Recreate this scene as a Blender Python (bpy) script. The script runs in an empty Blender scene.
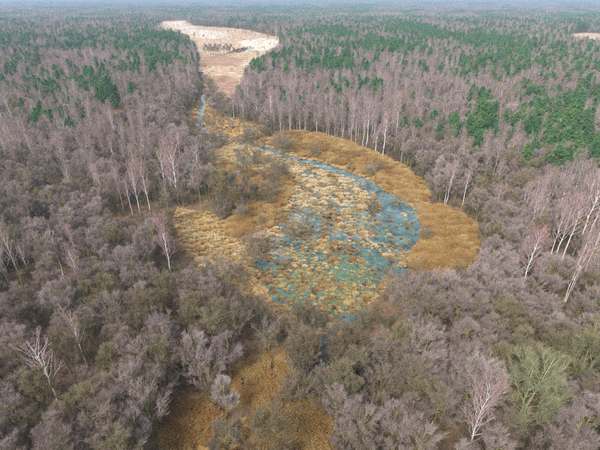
import bpy, math, random
import numpy as np

# ------------------------------------------------------------------ camera, sky, sun, exposure
scene = bpy.context.scene
COL = scene.collection
H = 62.0                       # drone height above the marsh, metres
FPX = 405.0                    # focal length in pixels of the 600 x 450 photograph
PITCH = math.atan(230.0 / FPX) # the horizon lies just above the top edge
CP, SP = math.cos(PITCH), math.sin(PITCH)

cam = bpy.data.cameras.new('camera'); cam_o = bpy.data.objects.new('camera', cam); COL.objects.link(cam_o)
cam.sensor_fit = 'HORIZONTAL'; cam.sensor_width = 36.0; cam.lens = 36.0 * FPX / 600.0
cam.clip_start = 0.5; cam.clip_end = 60000.0
cam_o.location = (0, 0, H); cam_o.rotation_euler = (math.pi / 2 - PITCH, 0, 0)
scene.camera = cam_o

SUN_EL, SUN_AZ = math.radians(48), math.radians(215)     # azimuth clockwise from +Y
world = bpy.data.worlds.new('World'); scene.world = world; world.use_nodes = True
wn = world.node_tree; bg = wn.nodes['Background']
sky = wn.nodes.new('ShaderNodeTexSky'); sky.sky_type = 'NISHITA'; sky.sun_disc = False
sky.sun_elevation = SUN_EL; sky.sun_rotation = SUN_AZ
sky.air_density = 1.0; sky.dust_density = 3.0; sky.ozone_density = 1.0
hs = wn.nodes.new('ShaderNodeHueSaturation'); hs.inputs['Saturation'].default_value = 0.22
wn.links.new(sky.outputs[0], hs.inputs['Color']); wn.links.new(hs.outputs[0], bg.inputs['Color'])
bg.inputs['Strength'].default_value = 0.095

sun = bpy.data.lights.new('sun', 'SUN'); sun.energy = 1.5; sun.angle = math.radians(14); sun.color = (1.0, 0.95, 0.88)
sun_o = bpy.data.objects.new('sun', sun); COL.objects.link(sun_o)
sun_o.rotation_euler = (math.pi / 2 - SUN_EL, 0, math.pi - SUN_AZ)
sun_o.location = (0, 0, 200)

scene.view_settings.view_transform = 'Standard'; scene.view_settings.look = 'None'
scene.view_settings.exposure = 1.5; scene.view_settings.gamma = 1.0
scene.view_settings.use_curve_mapping = False
scene.render.engine = 'CYCLES'
cy = scene.cycles
cy.max_bounces = 4; cy.diffuse_bounces = 2; cy.glossy_bounces = 2; cy.transmission_bounces = 2
cy.volume_bounces = 0; cy.transparent_max_bounces = 8
cy.use_denoising = False; cy.use_adaptive_sampling = True; cy.adaptive_threshold = 0.02
cy.caustics_reflective = False; cy.caustics_refractive = False
scene.render.film_transparent = False

# ------------------------------------------------------------------ mapping between the picture and the ground
def ground(x, y, z=0.0):
    a = np.asarray(x, float); b = np.asarray(y, float)
    u = (a - 300.0) / FPX; v = (b - 225.0) / FPX
    dy = CP - v * SP; dz = -SP - v * CP
    t = (z - H) / dz
    return u * t, dy * t
def pixel(X, Y, Z):
    z = Y * CP + (H - Z) * SP
    return 300.0 + FPX * X / z, 225.0 + FPX * ((H - Z) * CP - Y * SP) / z
def height_from(bx, by, ty):
    X, Y = ground(bx, by)
    v = (ty - 225.0) / FPX
    u = (Y * SP + v * Y * CP) / (CP - v * SP)      # H - h
    return H - u

def inside(px, py, poly):
    poly = np.asarray(poly, float); r = np.zeros(np.shape(px), bool)
    n = len(poly)
    for i in range(n):
        x0, y0 = poly[i]; x1, y1 = poly[(i + 1) % n]
        if y0 == y1: continue
        c = ((y0 > py) != (y1 > py)) & (px < (x1 - x0) * (py - y0) / (y1 - y0) + x0)
        r ^= c
    return r
def sdist(X, Y, poly):
    """signed distance in metres to a polygon (negative inside)"""
    poly = np.asarray(poly, float); n = len(poly); d = np.full(np.shape(X), 1e9)
    for i in range(n):
        a = poly[i]; b = poly[(i + 1) % n]; e = b - a; L = max((e ** 2).sum(), 1e-9)
        t = np.clip(((X - a[0]) * e[0] + (Y - a[1]) * e[1]) / L, 0, 1)
        d = np.minimum(d, (X - a[0] - t * e[0]) ** 2 + (Y - a[1] - t * e[1]) ** 2)
    d = np.sqrt(d)
    return np.where(inside(X, Y, poly), -d, d)
def ldist(X, Y, line, w):
    line = np.asarray(line, float); d = np.full(np.shape(X), 1e9)
    for i in range(len(line) - 1):
        a = line[i]; e = line[i + 1] - a; L = max((e ** 2).sum(), 1e-9)
        t = np.clip(((X - a[0]) * e[0] + (Y - a[1]) * e[1]) / L, 0, 1)
        d = np.minimum(d, (X - a[0] - t * e[0]) ** 2 + (Y - a[1] - t * e[1]) ** 2)
    return np.sqrt(d) - w
def world_poly(pp):
    return np.array([[float(c) for c in ground(x, y)] for x, y in pp])
def sstep(a, b, x):
    t = np.clip((x - a) / (b - a), 0, 1); return t * t * (3 - 2 * t)
_nr = np.random.RandomState(5)
_NW = [(_nr.uniform(-1, 1, 2), _nr.uniform(0, 6.28)) for _ in range(24)]
def noise(X, Y, scale, k=0):
    """smooth pseudo-noise, about -1..1"""
    s = 0
    for i in range(6):
        (d, ph) = _NW[(i + 6 * k) % 24]
        s = s + np.sin((X * d[0] + Y * d[1]) / scale * 3.2 + ph * (i + 1) + 1.7 * np.sin((X * d[1] - Y * d[0]) / scale * 1.3 + ph))
    return s / 3.2

# ------------------------------------------------------------------ the lie of the land (outlines on the ground)
P_MARSH = [(268, 152), (283, 156), (320, 161), (350, 170), (378, 181), (408, 203), (421, 216), (418, 242), (402, 272), (378, 298), (352, 318),
          (330, 334), (300, 332), (268, 316), (240, 292), (232, 268), (246, 240), (268, 226), (284, 206), (288, 184)]
P_POND = [(283, 157), (320, 161), (350, 170), (378, 181), (408, 203), (421, 216), (418, 242), (403, 270), (380, 296), (358, 314),
          (334, 334), (318, 328), (292, 314), (266, 294), (256, 270), (262, 246), (280, 228), (291, 206), (294, 180)]
P_STRAW = [(196, 160), (212, 150), (238, 146), (262, 150), (290, 160), (300, 172), (288, 180), (262, 172), (236, 165), (212, 166)]
P_CORRIDOR = [(183, 112), (194, 113), (199, 98), (200, 86), (206, 86), (209, 100), (212, 112), (232, 119), (262, 127), (262, 138), (240, 139), (222, 137), (208, 135), (192, 130)]
P_POOL = [(323, 334), (329, 342), (331, 362), (329, 376), (319, 386), (306, 393), (300, 393), (310, 382), (318, 370), (320, 352)]
P_DARK1 = [(182, 368), (194, 366), (195, 373), (185, 376)]
P_DARK2 = [(226, 356), (244, 355), (246, 362), (230, 365)]
P_DARK3 = [(364, 340), (384, 338), (392, 352), (374, 364), (360, 356)]
P_DARK4 = [(190, 148), (212, 146), (216, 150), (198, 154)]
P_MERE = [(234, 49.5), (243, 47.5), (252, 47), (256, 48.5), (246, 51), (237, 52.5), (228, 53)]
P_PALE2 = [(238, 42), (262, 39), (280, 41), (281, 47), (262, 51), (244, 50)]
L_STREAM = [(200, 72), (202, 88), (203, 98), (201, 115), (197, 124), (207, 133), (222, 137), (236, 141), (252, 145), (270, 151), (286, 157)]
L_CHANNEL = [(286, 157), (312, 163), (335, 170), (360, 180), (380, 192), (390, 206), (398, 220)]
L_CRACK1 = [(298, 392), (291, 406)]
L_CRACK2 = [(238, 364), (244, 384), (239, 402), (246, 424), (258, 470)]
P_REED_BAND = [(258, 138), (280, 134), (300, 134), (325, 137), (350, 145), (378, 156), (400, 166), (420, 182), (430, 196), (428, 206),
               (410, 202), (388, 189), (362, 176), (335, 165), (312, 158), (285, 150), (266, 144)]
P_REED_RIGHT = [(420, 208), (443, 207), (460, 217), (476, 230), (479, 252), (470, 268), (446, 274), (428, 276), (411, 268), (413, 248), (423, 230)]
P_REED_LEFT = [(228, 222), (240, 210), (262, 205), (272, 188), (285, 172), (293, 176), (293, 196), (280, 218), (258, 232), (240, 240), (228, 238)]
P_REED_GROVE = [(206, 168), (228, 164), (262, 172), (284, 178), (276, 192), (262, 206), (232, 214), (212, 206)]
P_REED_FRONT = [(236, 366), (258, 360), (288, 366), (296, 396), (322, 404), (330, 430), (328, 462), (256, 462), (246, 425), (236, 393)]
P_REED_CORNER = [(168, 402), (198, 396), (220, 412), (240, 438), (250, 466), (155, 466), (162, 425)]
P_SEDGE_BANK = [(172, 206), (200, 212), (228, 222), (240, 240), (250, 258), (248, 284), (228, 284), (200, 264), (178, 244)]
P_SHOAL = [(278, 164), (310, 164), (340, 176), (364, 190), (368, 206), (350, 214), (320, 208), (296, 204), (288, 186)]
P_FRONT_MUD = [(282, 350), (316, 344), (340, 350), (352, 372), (340, 392), (318, 404), (296, 392), (270, 364)]
P_MEADOW = [(154, 28), (162, 22), (184, 20), (192, 26), (222, 28), (250, 31), (279, 38), (281, 46), (268, 54), (252, 62), (244, 72), (241, 84),
            (237, 92), (228, 100), (214, 106), (205, 104), (201, 90), (199, 70), (199, 54), (193, 42), (180, 33)]
P_BROWN1 = [(200, 57), (226, 55), (246, 60), (238, 67), (200, 66)]
P_BROWN2 = [(199, 79), (224, 75), (240, 80), (236, 95), (220, 104), (206, 98)]
P_PALE1 = [(160, 23), (186, 21), (200, 29), (232, 33), (226, 40), (194, 40), (176, 31)]
P_CLEAR_R = [(568, 35), (582, 33), (600, 34), (640, 33), (640, 41), (600, 42), (584, 40), (574, 39)]
P_CLEAR_R2 = [(550, 19), (561, 18), (561, 22), (549, 22)]
P_GLADES = [[(-20, 118), (14, 116), (24, 130), (12, 142), (-20, 146)], [(98, 116), (116, 108), (122, 122), (112, 134), (98, 132)],
            [(184, 112), (200, 118), (206, 130), (196, 136), (182, 128)], [(585, 236), (612, 232), (614, 262), (592, 258)],
            [(575, 150), (600, 148), (602, 160), (582, 162)], [(45, 196), (62, 196), (66, 208), (48, 210)]]

W = {k: world_poly(v) for k, v in dict(pond=P_POND, marsh=P_MARSH, straw=P_STRAW, corridor=P_CORRIDOR, pool=P_POOL, d1=P_DARK1, d2=P_DARK2, d3=P_DARK3, d4=P_DARK4, mere=P_MERE,
     stream=L_STREAM, crack1=L_CRACK1, crack2=L_CRACK2, channel=L_CHANNEL, band=P_REED_BAND, right=P_REED_RIGHT, left=P_REED_LEFT, grove=P_REED_GROVE, front=P_REED_FRONT,
     corner=P_REED_CORNER, bank=P_SEDGE_BANK, shoal=P_SHOAL, mud=P_FRONT_MUD, meadow=P_MEADOW, br1=P_BROWN1, br2=P_BROWN2,
     pale1=P_PALE1, pale2=P_PALE2, clr=P_CLEAR_R, clr2=P_CLEAR_R2).items()}
GL = [world_poly(p) for p in P_GLADES]
FOOT = [P_POOL, P_DARK2, P_DARK1, P_DARK3]
OPEN = [P_MARSH, P_STRAW, P_CORRIDOR, P_REED_BAND, P_REED_RIGHT, P_REED_LEFT, P_REED_GROVE, P_REED_FRONT, P_REED_CORNER, P_SEDGE_BANK, P_MEADOW, P_CLEAR_R, P_CLEAR_R2]

def water_dist(X, Y):
    d = sdist(X, Y, W['pond'])
    for k in ('pool', 'd1', 'd2', 'd3', 'd4'): d = np.minimum(d, sdist(X, Y, W[k]))
    d = np.minimum(d, sdist(X, Y, W['mere']))
    d = np.minimum(d, ldist(X, Y, W['stream'], 0.9 + 0.0012 * Y))
    d = np.minimum(d, ldist(X, Y, W['channel'], 1.3))
    d = np.minimum(d, np.minimum(ldist(X, Y, W['crack1'], .1), ldist(X, Y, W['crack2'], .1)))
    return d + 1.2 * noise(X, Y, 6, 1) * sstep(6, 2, d) + .7 * noise(X, Y, 2, 2)
def ground_z(X, Y):
    X = np.asarray(X, float); Y = np.asarray(Y, float)
    d = water_dist(X, Y)
    land = 0.42 + 0.14 * noise(X, Y, 9, 0) + 0.10 * noise(X, Y, 3.1, 2)
    land = land + sstep(20, 120, d) * (0.7 + 0.7 * noise(X, Y, 90, 3))
    return -0.5 + (land + 0.5) * sstep(-0.9, 1.3, d)

# ------------------------------------------------------------------ mesh helpers
def new_mesh(name, V, F, mats, mat_idx=None, smooth=False):
    V = np.asarray(V, np.float32); F = np.asarray(F, np.int32)
    me = bpy.data.meshes.new(name); k = F.shape[1]
    me.vertices.add(len(V)); me.vertices.foreach_set('co', V.ravel())
    me.loops.add(F.size); me.loops.foreach_set('vertex_index', F.ravel())
    me.polygons.add(len(F)); me.polygons.foreach_set('loop_start', np.arange(0, F.size, k, dtype=np.int32))
    if mat_idx is not None: me.polygons.foreach_set('material_index', np.asarray(mat_idx, np.int32))
    if smooth: me.polygons.foreach_set('use_smooth', np.ones(len(F), bool))
    for m in mats: me.materials.append(m)
    me.update(calc_edges=True); me.validate()
    return me
def link(name, me, parent=None):
    o = bpy.data.objects.new(name, me); COL.objects.link(o)
    if parent is not None: o.parent = parent
    return o
def tag(o, label=None, cat=None, group=None, kind=None):
    if label: o['label'] = label
    if cat: o['category'] = cat
    if group: o['group'] = group
    if kind: o['kind'] = kind
    return o

class Sticks:
    """collects tapered sticks; every stick is a closed little cone or frustum"""
    def __init__(self): self.V = []; self.F = []; self.n = 0
    def add(self, P0, P1, r0, r1, sides=3):
        P0 = np.atleast_2d(np.asarray(P0, float)); P1 = np.atleast_2d(np.asarray(P1, float)); m = len(P0)
        r0 = np.broadcast_to(np.asarray(r0, float), (m,)); r1 = np.broadcast_to(np.asarray(r1, float), (m,))
        d = P1 - P0; L = np.linalg.norm(d, axis=1, keepdims=True); d = d / np.maximum(L, 1e-6)
        ref = np.where(np.abs(d[:, 2:3]) > 0.9, [[1., 0, 0]], [[0, 0, 1.]])
        a = np.cross(d, ref); a /= np.maximum(np.linalg.norm(a, axis=1, keepdims=True), 1e-6); b = np.cross(d, a)
        ang = np.arange(sides) * 2 * math.pi / sides
        ring = np.cos(ang)[None, :, None] * a[:, None, :] + np.sin(ang)[None, :, None] * b[:, None, :]
        lo = P0[:, None] + ring * r0[:, None, None]; hi = P1[:, None] + ring * r1[:, None, None]
        V = np.concatenate([lo, hi], 1)
        k = np.arange(sides); k2 = (k + 1) % sides
        q = np.stack([k, k2, k2 + sides, k + sides], 1)
        F = (np.arange(m) * 2 * sides)[:, None, None] + q[None] + self.n
        self.V.append(V.reshape(-1, 3)); self.F.append(F.reshape(-1, 4)); self.n += m * 2 * sides
    def line(self, pts, rad, sides=5):
        pts = np.asarray(pts); rad = np.asarray(rad); self.add(pts[:-1], pts[1:], rad[:-1], rad[1:], sides)
    def data(self):
        return np.concatenate(self.V), np.concatenate(self.F)

def unit(v): return v / np.maximum(np.linalg.norm(v, axis=-1, keepdims=True), 1e-6)
def curve(p0, p1, p2, n):
    t = np.linspace(0, 1, n)[:, None]; return (1 - t) ** 2 * p0 + 2 * t * (1 - t) * p1 + t * t * p2

# ------------------------------------------------------------------ materials
def mat(name):
    m = bpy.data.materials.new(name); m.use_nodes = True
    nt = m.node_tree; b = nt.nodes['Principled BSDF']; b.inputs['Roughness'].default_value = 0.85
    b.inputs['Specular IOR Level'].default_value = 0.2
    return m, nt, b
def ramp(nt, stops, fac):
    r = nt.nodes.new('ShaderNodeValToRGB'); e = r.color_ramp.elements
    while len(e) < len(stops): e.new(0.5)
    for i, (p, c) in enumerate(stops): e[i].position = p; e[i].color = (*c, 1)
    nt.links.new(fac, r.inputs[0]); return r.outputs[0]
def math_node(nt, op, a, b=None, clamp=False):
    n = nt.nodes.new('ShaderNodeMath'); n.operation = op; n.use_clamp = clamp
    for i, v in enumerate((a, b)):
        if v is None: continue
        if isinstance(v, (int, float)): n.inputs[i].default_value = v
        else: nt.links.new(v, n.inputs[i])
    return n.outputs[0]
def mixc(nt, f, a, b, mode='MIX'):
    n = nt.nodes.new('ShaderNodeMix'); n.data_type = 'RGBA'; n.blend_type = mode
    for s, v in ((n.inputs['Factor'], f), (n.inputs['A'], a), (n.inputs['B'], b)):
        if isinstance(v, (int, float)): s.default_value = v
        elif isinstance(v, tuple): s.default_value = (*v, 1)
        else: nt.links.new(v, s)
    return n.outputs['Result']
def noise_tex(nt, scale, detail=4, rough=0.6, coord='Object', warp=0.0):
    tc = nt.nodes.new('ShaderNodeTexCoord'); n = nt.nodes.new('ShaderNodeTexNoise')
    n.inputs['Scale'].default_value = scale; n.inputs['Detail'].default_value = detail; n.inputs['Roughness'].default_value = rough
    n.inputs['Distortion'].default_value = warp
    nt.links.new(tc.outputs[coord], n.inputs['Vector']); return n.outputs['Fac']
def attr(nt, name, kind='GEOMETRY'):
    a = nt.nodes.new('ShaderNodeAttribute'); a.attribute_type = kind; a.attribute_name = name; return a.outputs['Fac']
def toned(name, stops, var=0.25, nscale=2.0, rough=0.85):
    """colour picked along the ramp by the thing's own tone, with fine mottling"""
    m, nt, b = mat(name)
    t = attr(nt, 'tone', 'INSTANCER')
    n = noise_tex(nt, nscale, 3)
    f = math_node(nt, 'ADD', t, math_node(nt, 'MULTIPLY', math_node(nt, 'SUBTRACT', n, 0.5), var), clamp=True)
    nt.links.new(ramp(nt, stops, f), b.inputs['Base Color']); b.inputs['Roughness'].default_value = rough
    return m

M_alder_bark = toned('alder_bark', [(0, (.16, .13, .055)), (.5, (.22, .21, .075)), (1, (.26, .235, .12))], .6, 3)
M_alder_twig = toned('alder_twig', [(0, (.23, .175, .115)), (.2, (.28, .245, .135)), (.36, (.30, .235, .20)), (.52, (.35, .272, .262)), (.8, (.42, .335, .33)), (1, (.48, .425, .405))], .25, .8)
M_birch_bark = toned('birch_bark', [(0, (.18, .15, .13)), (.22, (.42, .39, .36)), (.6, (.60, .57, .545)), (1, (.73, .70, .68))], 1.0, 2.5)
M_birch_twig = toned('birch_twig', [(0, (.29, .225, .175)), (.4, (.34, .245, .23)), (.8, (.39, .275, .268)), (1, (.39, .225, .215))], .25, .8)
M_pine_bark = toned('pine_bark', [(0, (.16, .10, .06)), (1, (.30, .16, .08))], .5, 2)
M_pine_needle = toned('pine_needle', [(0, (.052, .14, .056)), (.5, (.085, .195, .066)), (1, (.155, .24, .062))], .7, 1.2)
M_lichen_bark = toned('lichen_bark', [(0, (.22, .22, .09)), (1, (.32, .36, .22))], .6, 2)
M_lichen_twig = toned('lichen_twig', [(0, (.25, .23, .12)), (1, (.28, .275, .16))], .4, 1)
M_willow_twig = toned('willow_twig', [(0, (.20, .15, .10)), (.5, (.24, .19, .16)), (1, (.30, .25, .25))], .3, 1)
M_brush = toned('brush_twig', [(0, (.18, .13, .09)), (.5, (.23, .18, .13)), (1, (.21, .195, .10))], .3, 1)
M_reed = toned('reed_straw', [(0, (.36, .20, .06)), (.5, (.46, .305, .12)), (1, (.58, .44, .22))], .4, 1.5)
M_sedge = toned('sedge_blade', [(0, (.17, .075, .035)), (.25, (.34, .165, .05)), (.5, (.43, .265, .085)), (.7, (.53, .39, .15)), (.86, (.62, .48, .27)), (1, (.71, .59, .41))], .3, 3)
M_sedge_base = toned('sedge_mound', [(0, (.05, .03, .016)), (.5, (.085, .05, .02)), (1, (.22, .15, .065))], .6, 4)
M_far_twig = toned('far_birch_twig', [(0, (.28, .215, .19)), (.5, (.35, .25, .25)), (1, (.41, .285, .28))], .3, .2)
M_far_alder = toned('far_alder_twig', [(0, (.20, .155, .13)), (1, (.28, .215, .22))], .3, .2)
M_far_pine = toned('far_pine_needle', [(0, (.05, .155, .065)), (1, (.105, .225, .08))], .5, .2)

def ground_material():
    m, nt, b = mat('forest_floor')
    n1 = noise_tex(nt, .09, 5, .65, warp=.4); n2 = noise_tex(nt, .9, 5, .7); n3 = noise_tex(nt, .018, 4, .6, warp=1.0)
    litter = ramp(nt, [(.3, (.075, .048, .03)), (.5, (.15, .095, .055)), (.7, (.22, .15, .08))], n2)
    dry = ramp(nt, [(.3, (.17, .105, .045)), (.7, (.36, .24, .10))], n2)
    base = mixc(nt, ramp(nt, [(.52, (0, 0, 0)), (.66, (1, 1, 1))], n1), litter, dry)
    moss = ramp(nt, [(.3, (.06, .07, .025)), (.7, (.13, .12, .045))], n2)
    base = mixc(nt, ramp(nt, [(.56, (0, 0, 0)), (.7, (.7, .7, .7))], n3), base, moss)
    def edge(name, lo=.35, hi=.65, amt=.5):
        a = math_node(nt, 'ADD', attr(nt, name), math_node(nt, 'MULTIPLY', math_node(nt, 'SUBTRACT', n2, .5), amt))
        a = math_node(nt, 'ADD', a, math_node(nt, 'MULTIPLY', math_node(nt, 'SUBTRACT', n1, .5), amt))
        return ramp(nt, [(lo, (0, 0, 0)), (hi, (1, 1, 1))], a)
    gold = ramp(nt, [(.3, (.19, .11, .045)), (.55, (.34, .215, .09)), (.75, (.48, .35, .17))], n2)
    base = mixc(nt, edge('gold'), base, gold)
    straw = ramp(nt, [(.34, (.25, .155, .10)), (.5, (.41, .30, .21)), (.68, (.57, .475, .365))], noise_tex(nt, .12, 6, .75, warp=.6))
    base = mixc(nt, edge('meadow'), base, straw)
    brown = ramp(nt, [(.35, (.22, .125, .09)), (.65, (.38, .24, .17))], noise_tex(nt, .1, 6, .75))
    base = mixc(nt, edge('brown', .3, .8, .9), base, brown)
    pale = ramp(nt, [(.35, (.46, .39, .31)), (.65, (.66, .61, .55))], noise_tex(nt, .1, 6, .75))
    base = mixc(nt, edge('pale', .3, .8, .9), base, pale)
    mud = ramp(nt, [(.3, (.025, .022, .018)), (.7, (.07, .055, .035))], n2)
    base = mixc(nt, edge('wet', .4, .6, .3), base, mud)
    nt.links.new(base, b.inputs['Base Color']); b.inputs['Roughness'].default_value = .95
    bp = nt.nodes.new('ShaderNodeBump'); bp.inputs['Strength'].default_value = .7; bp.inputs['Distance'].default_value = .3
    nt.links.new(n2, bp.inputs['Height']); nt.links.new(bp.outputs[0], b.inputs['Normal'])
    return m
def water_material():
    m, nt, b = mat('marsh_water')
    n1 = noise_tex(nt, .2, 5, .65, warp=.6); n2 = noise_tex(nt, .5, 4, .65, warp=.5); n3 = noise_tex(nt, 2.2, 3, .6)
    clear = ramp(nt, [(.34, (.028, .055, .06)), (.5, (.075, .13, .14)), (.68, (.19, .255, .265))], math_node(nt, 'SUBTRACT', n1, math_node(nt, 'MULTIPLY', attr(nt, 'algae'), .13)))
    peat = (.05, .053, .05)
    clear = mixc(nt, attr(nt, 'peat'), clear, peat)
    alg = ramp(nt, [(.3, (.045, .095, .055)), (.55, (.105, .17, .095)), (.8, (.24, .26, .10))], n3)
    mask = math_node(nt, 'ADD', math_node(nt, 'MULTIPLY', attr(nt, 'algae'), .30), math_node(nt, 'MULTIPLY', n2, 1.1))
    mask = ramp(nt, [(.68, (0, 0, 0)), (.88, (.85, .85, .85))], mask)
    c = mixc(nt, mask, clear, alg)
    nt.links.new(c, b.inputs['Base Color'])
    rr = ramp(nt, [(0, (.08, .08, .08)), (1, (.5, .5, .5))], mask); nt.links.new(rr, b.inputs['Roughness'])
    b.inputs['IOR'].default_value = 1.33; b.inputs['Specular IOR Level'].default_value = .5
    bp = nt.nodes.new('ShaderNodeBump'); bp.inputs['Strength'].default_value = .12; bp.inputs['Distance'].default_value = .05
    nt.links.new(n3, bp.inputs['Height']); nt.links.new(bp.outputs[0], b.inputs['Normal'])
    return m

# ------------------------------------------------------------------ ground and water sheets
def axis_grow(inner, step, outer, g):
    v = list(np.arange(0, inner + .01, step)); s = step
    while v[-1] < outer: s *= g; v.append(v[-1] + s)
    return np.array(v)
def sheet(xs, ys):
    X, Y = np.meshgrid(xs, ys); nx, ny = len(xs), len(ys)
    i = np.arange(nx - 1); j = np.arange(ny - 1); I, J = np.meshgrid(i, j)
    a = (J * nx + I).ravel()
    return X.ravel(), Y.ravel(), np.stack([a, a + 1, a + nx + 1, a + nx], 1)
def set_attr(me, name, v):
    at = me.attributes.new(name, 'FLOAT', 'POINT'); at.data.foreach_set('value', np.asarray(v, np.float32))

ax = axis_grow(130, 1.0, 13500, 1.09)
xs = np.concatenate([-ax[:0:-1], ax])
ay = axis_grow(260, 1.0, 13500, 1.035)
xs_y = np.concatenate([-axis_grow(10, 10, 400, 1.5)[:0:-1], ay])
GX, GY, GF = sheet(xs, xs_y)
GZ = ground_z(GX, GY)
gm = new_mesh('ground', np.stack([GX, GY, GZ], 1), GF, [ground_material()], smooth=True)
def inz(d, w): return sstep(w, -w, d)
gold = np.zeros(len(GX))
for k in ('band', 'right', 'left', 'grove', 'front', 'corner', 'bank', 'straw', 'corridor', 'marsh'): gold = np.maximum(gold, inz(sdist(GX, GY, W[k]), 2.0))
for g in GL: gold = np.maximum(gold, .8 * inz(sdist(GX, GY, g), 3.0))
mead = np.maximum(inz(sdist(GX, GY, W['meadow']), 5.0), np.maximum(inz(sdist(GX, GY, W['clr']), 14.0), inz(sdist(GX, GY, W['clr2']), 20.0)))
set_attr(gm, 'gold', gold); set_attr(gm, 'meadow', mead)
set_attr(gm, 'brown', np.maximum(inz(sdist(GX, GY, W['br1']), 12), inz(sdist(GX, GY, W['br2']), 8)))
set_attr(gm, 'pale', np.maximum(.75 * inz(sdist(GX, GY, W['pale1']), 30), inz(sdist(GX, GY, W['pale2']), 14)))
wd = water_dist(GX, GY)
set_attr(gm, 'wet', np.maximum(sstep(.9, -.1, wd), .62 * inz(sdist(GX, GY, W['mud']), 1.5)))
tag(link('ground', gm), kind='structure')

wx, wy, wf = sheet(np.arange(-70, 71, 2.0), np.concatenate([np.arange(30, 260, 2.0), np.arange(260, 1000, 20.0)]))
wm = new_mesh('water', np.stack([wx, wy, np.zeros(len(wx))], 1), wf, [water_material()])
ppx, ppy = pixel(wx, wy, 0 * wx)
alg = np.clip(1 - (((ppx - 330) / 75) ** 2 + ((ppy - 282) / 42) ** 2), 0, 1) ** .5
alg = np.maximum(alg, np.clip(1 - (((ppx - 395) / 30) ** 2 + ((ppy - 235) / 20) ** 2), 0, 1) * .55)
set_attr(wm, 'algae', alg)
pt = np.zeros(len(wx))
for k in ('d1', 'd4', 'd3'): pt = np.maximum(pt, inz(sdist(wx, wy, W[k]) - 2, 2))
set_attr(wm, 'peat', np.maximum(pt * .9, sstep(328, 342, ppy) * .92))
tag(link('water', wm), kind='structure')

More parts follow.
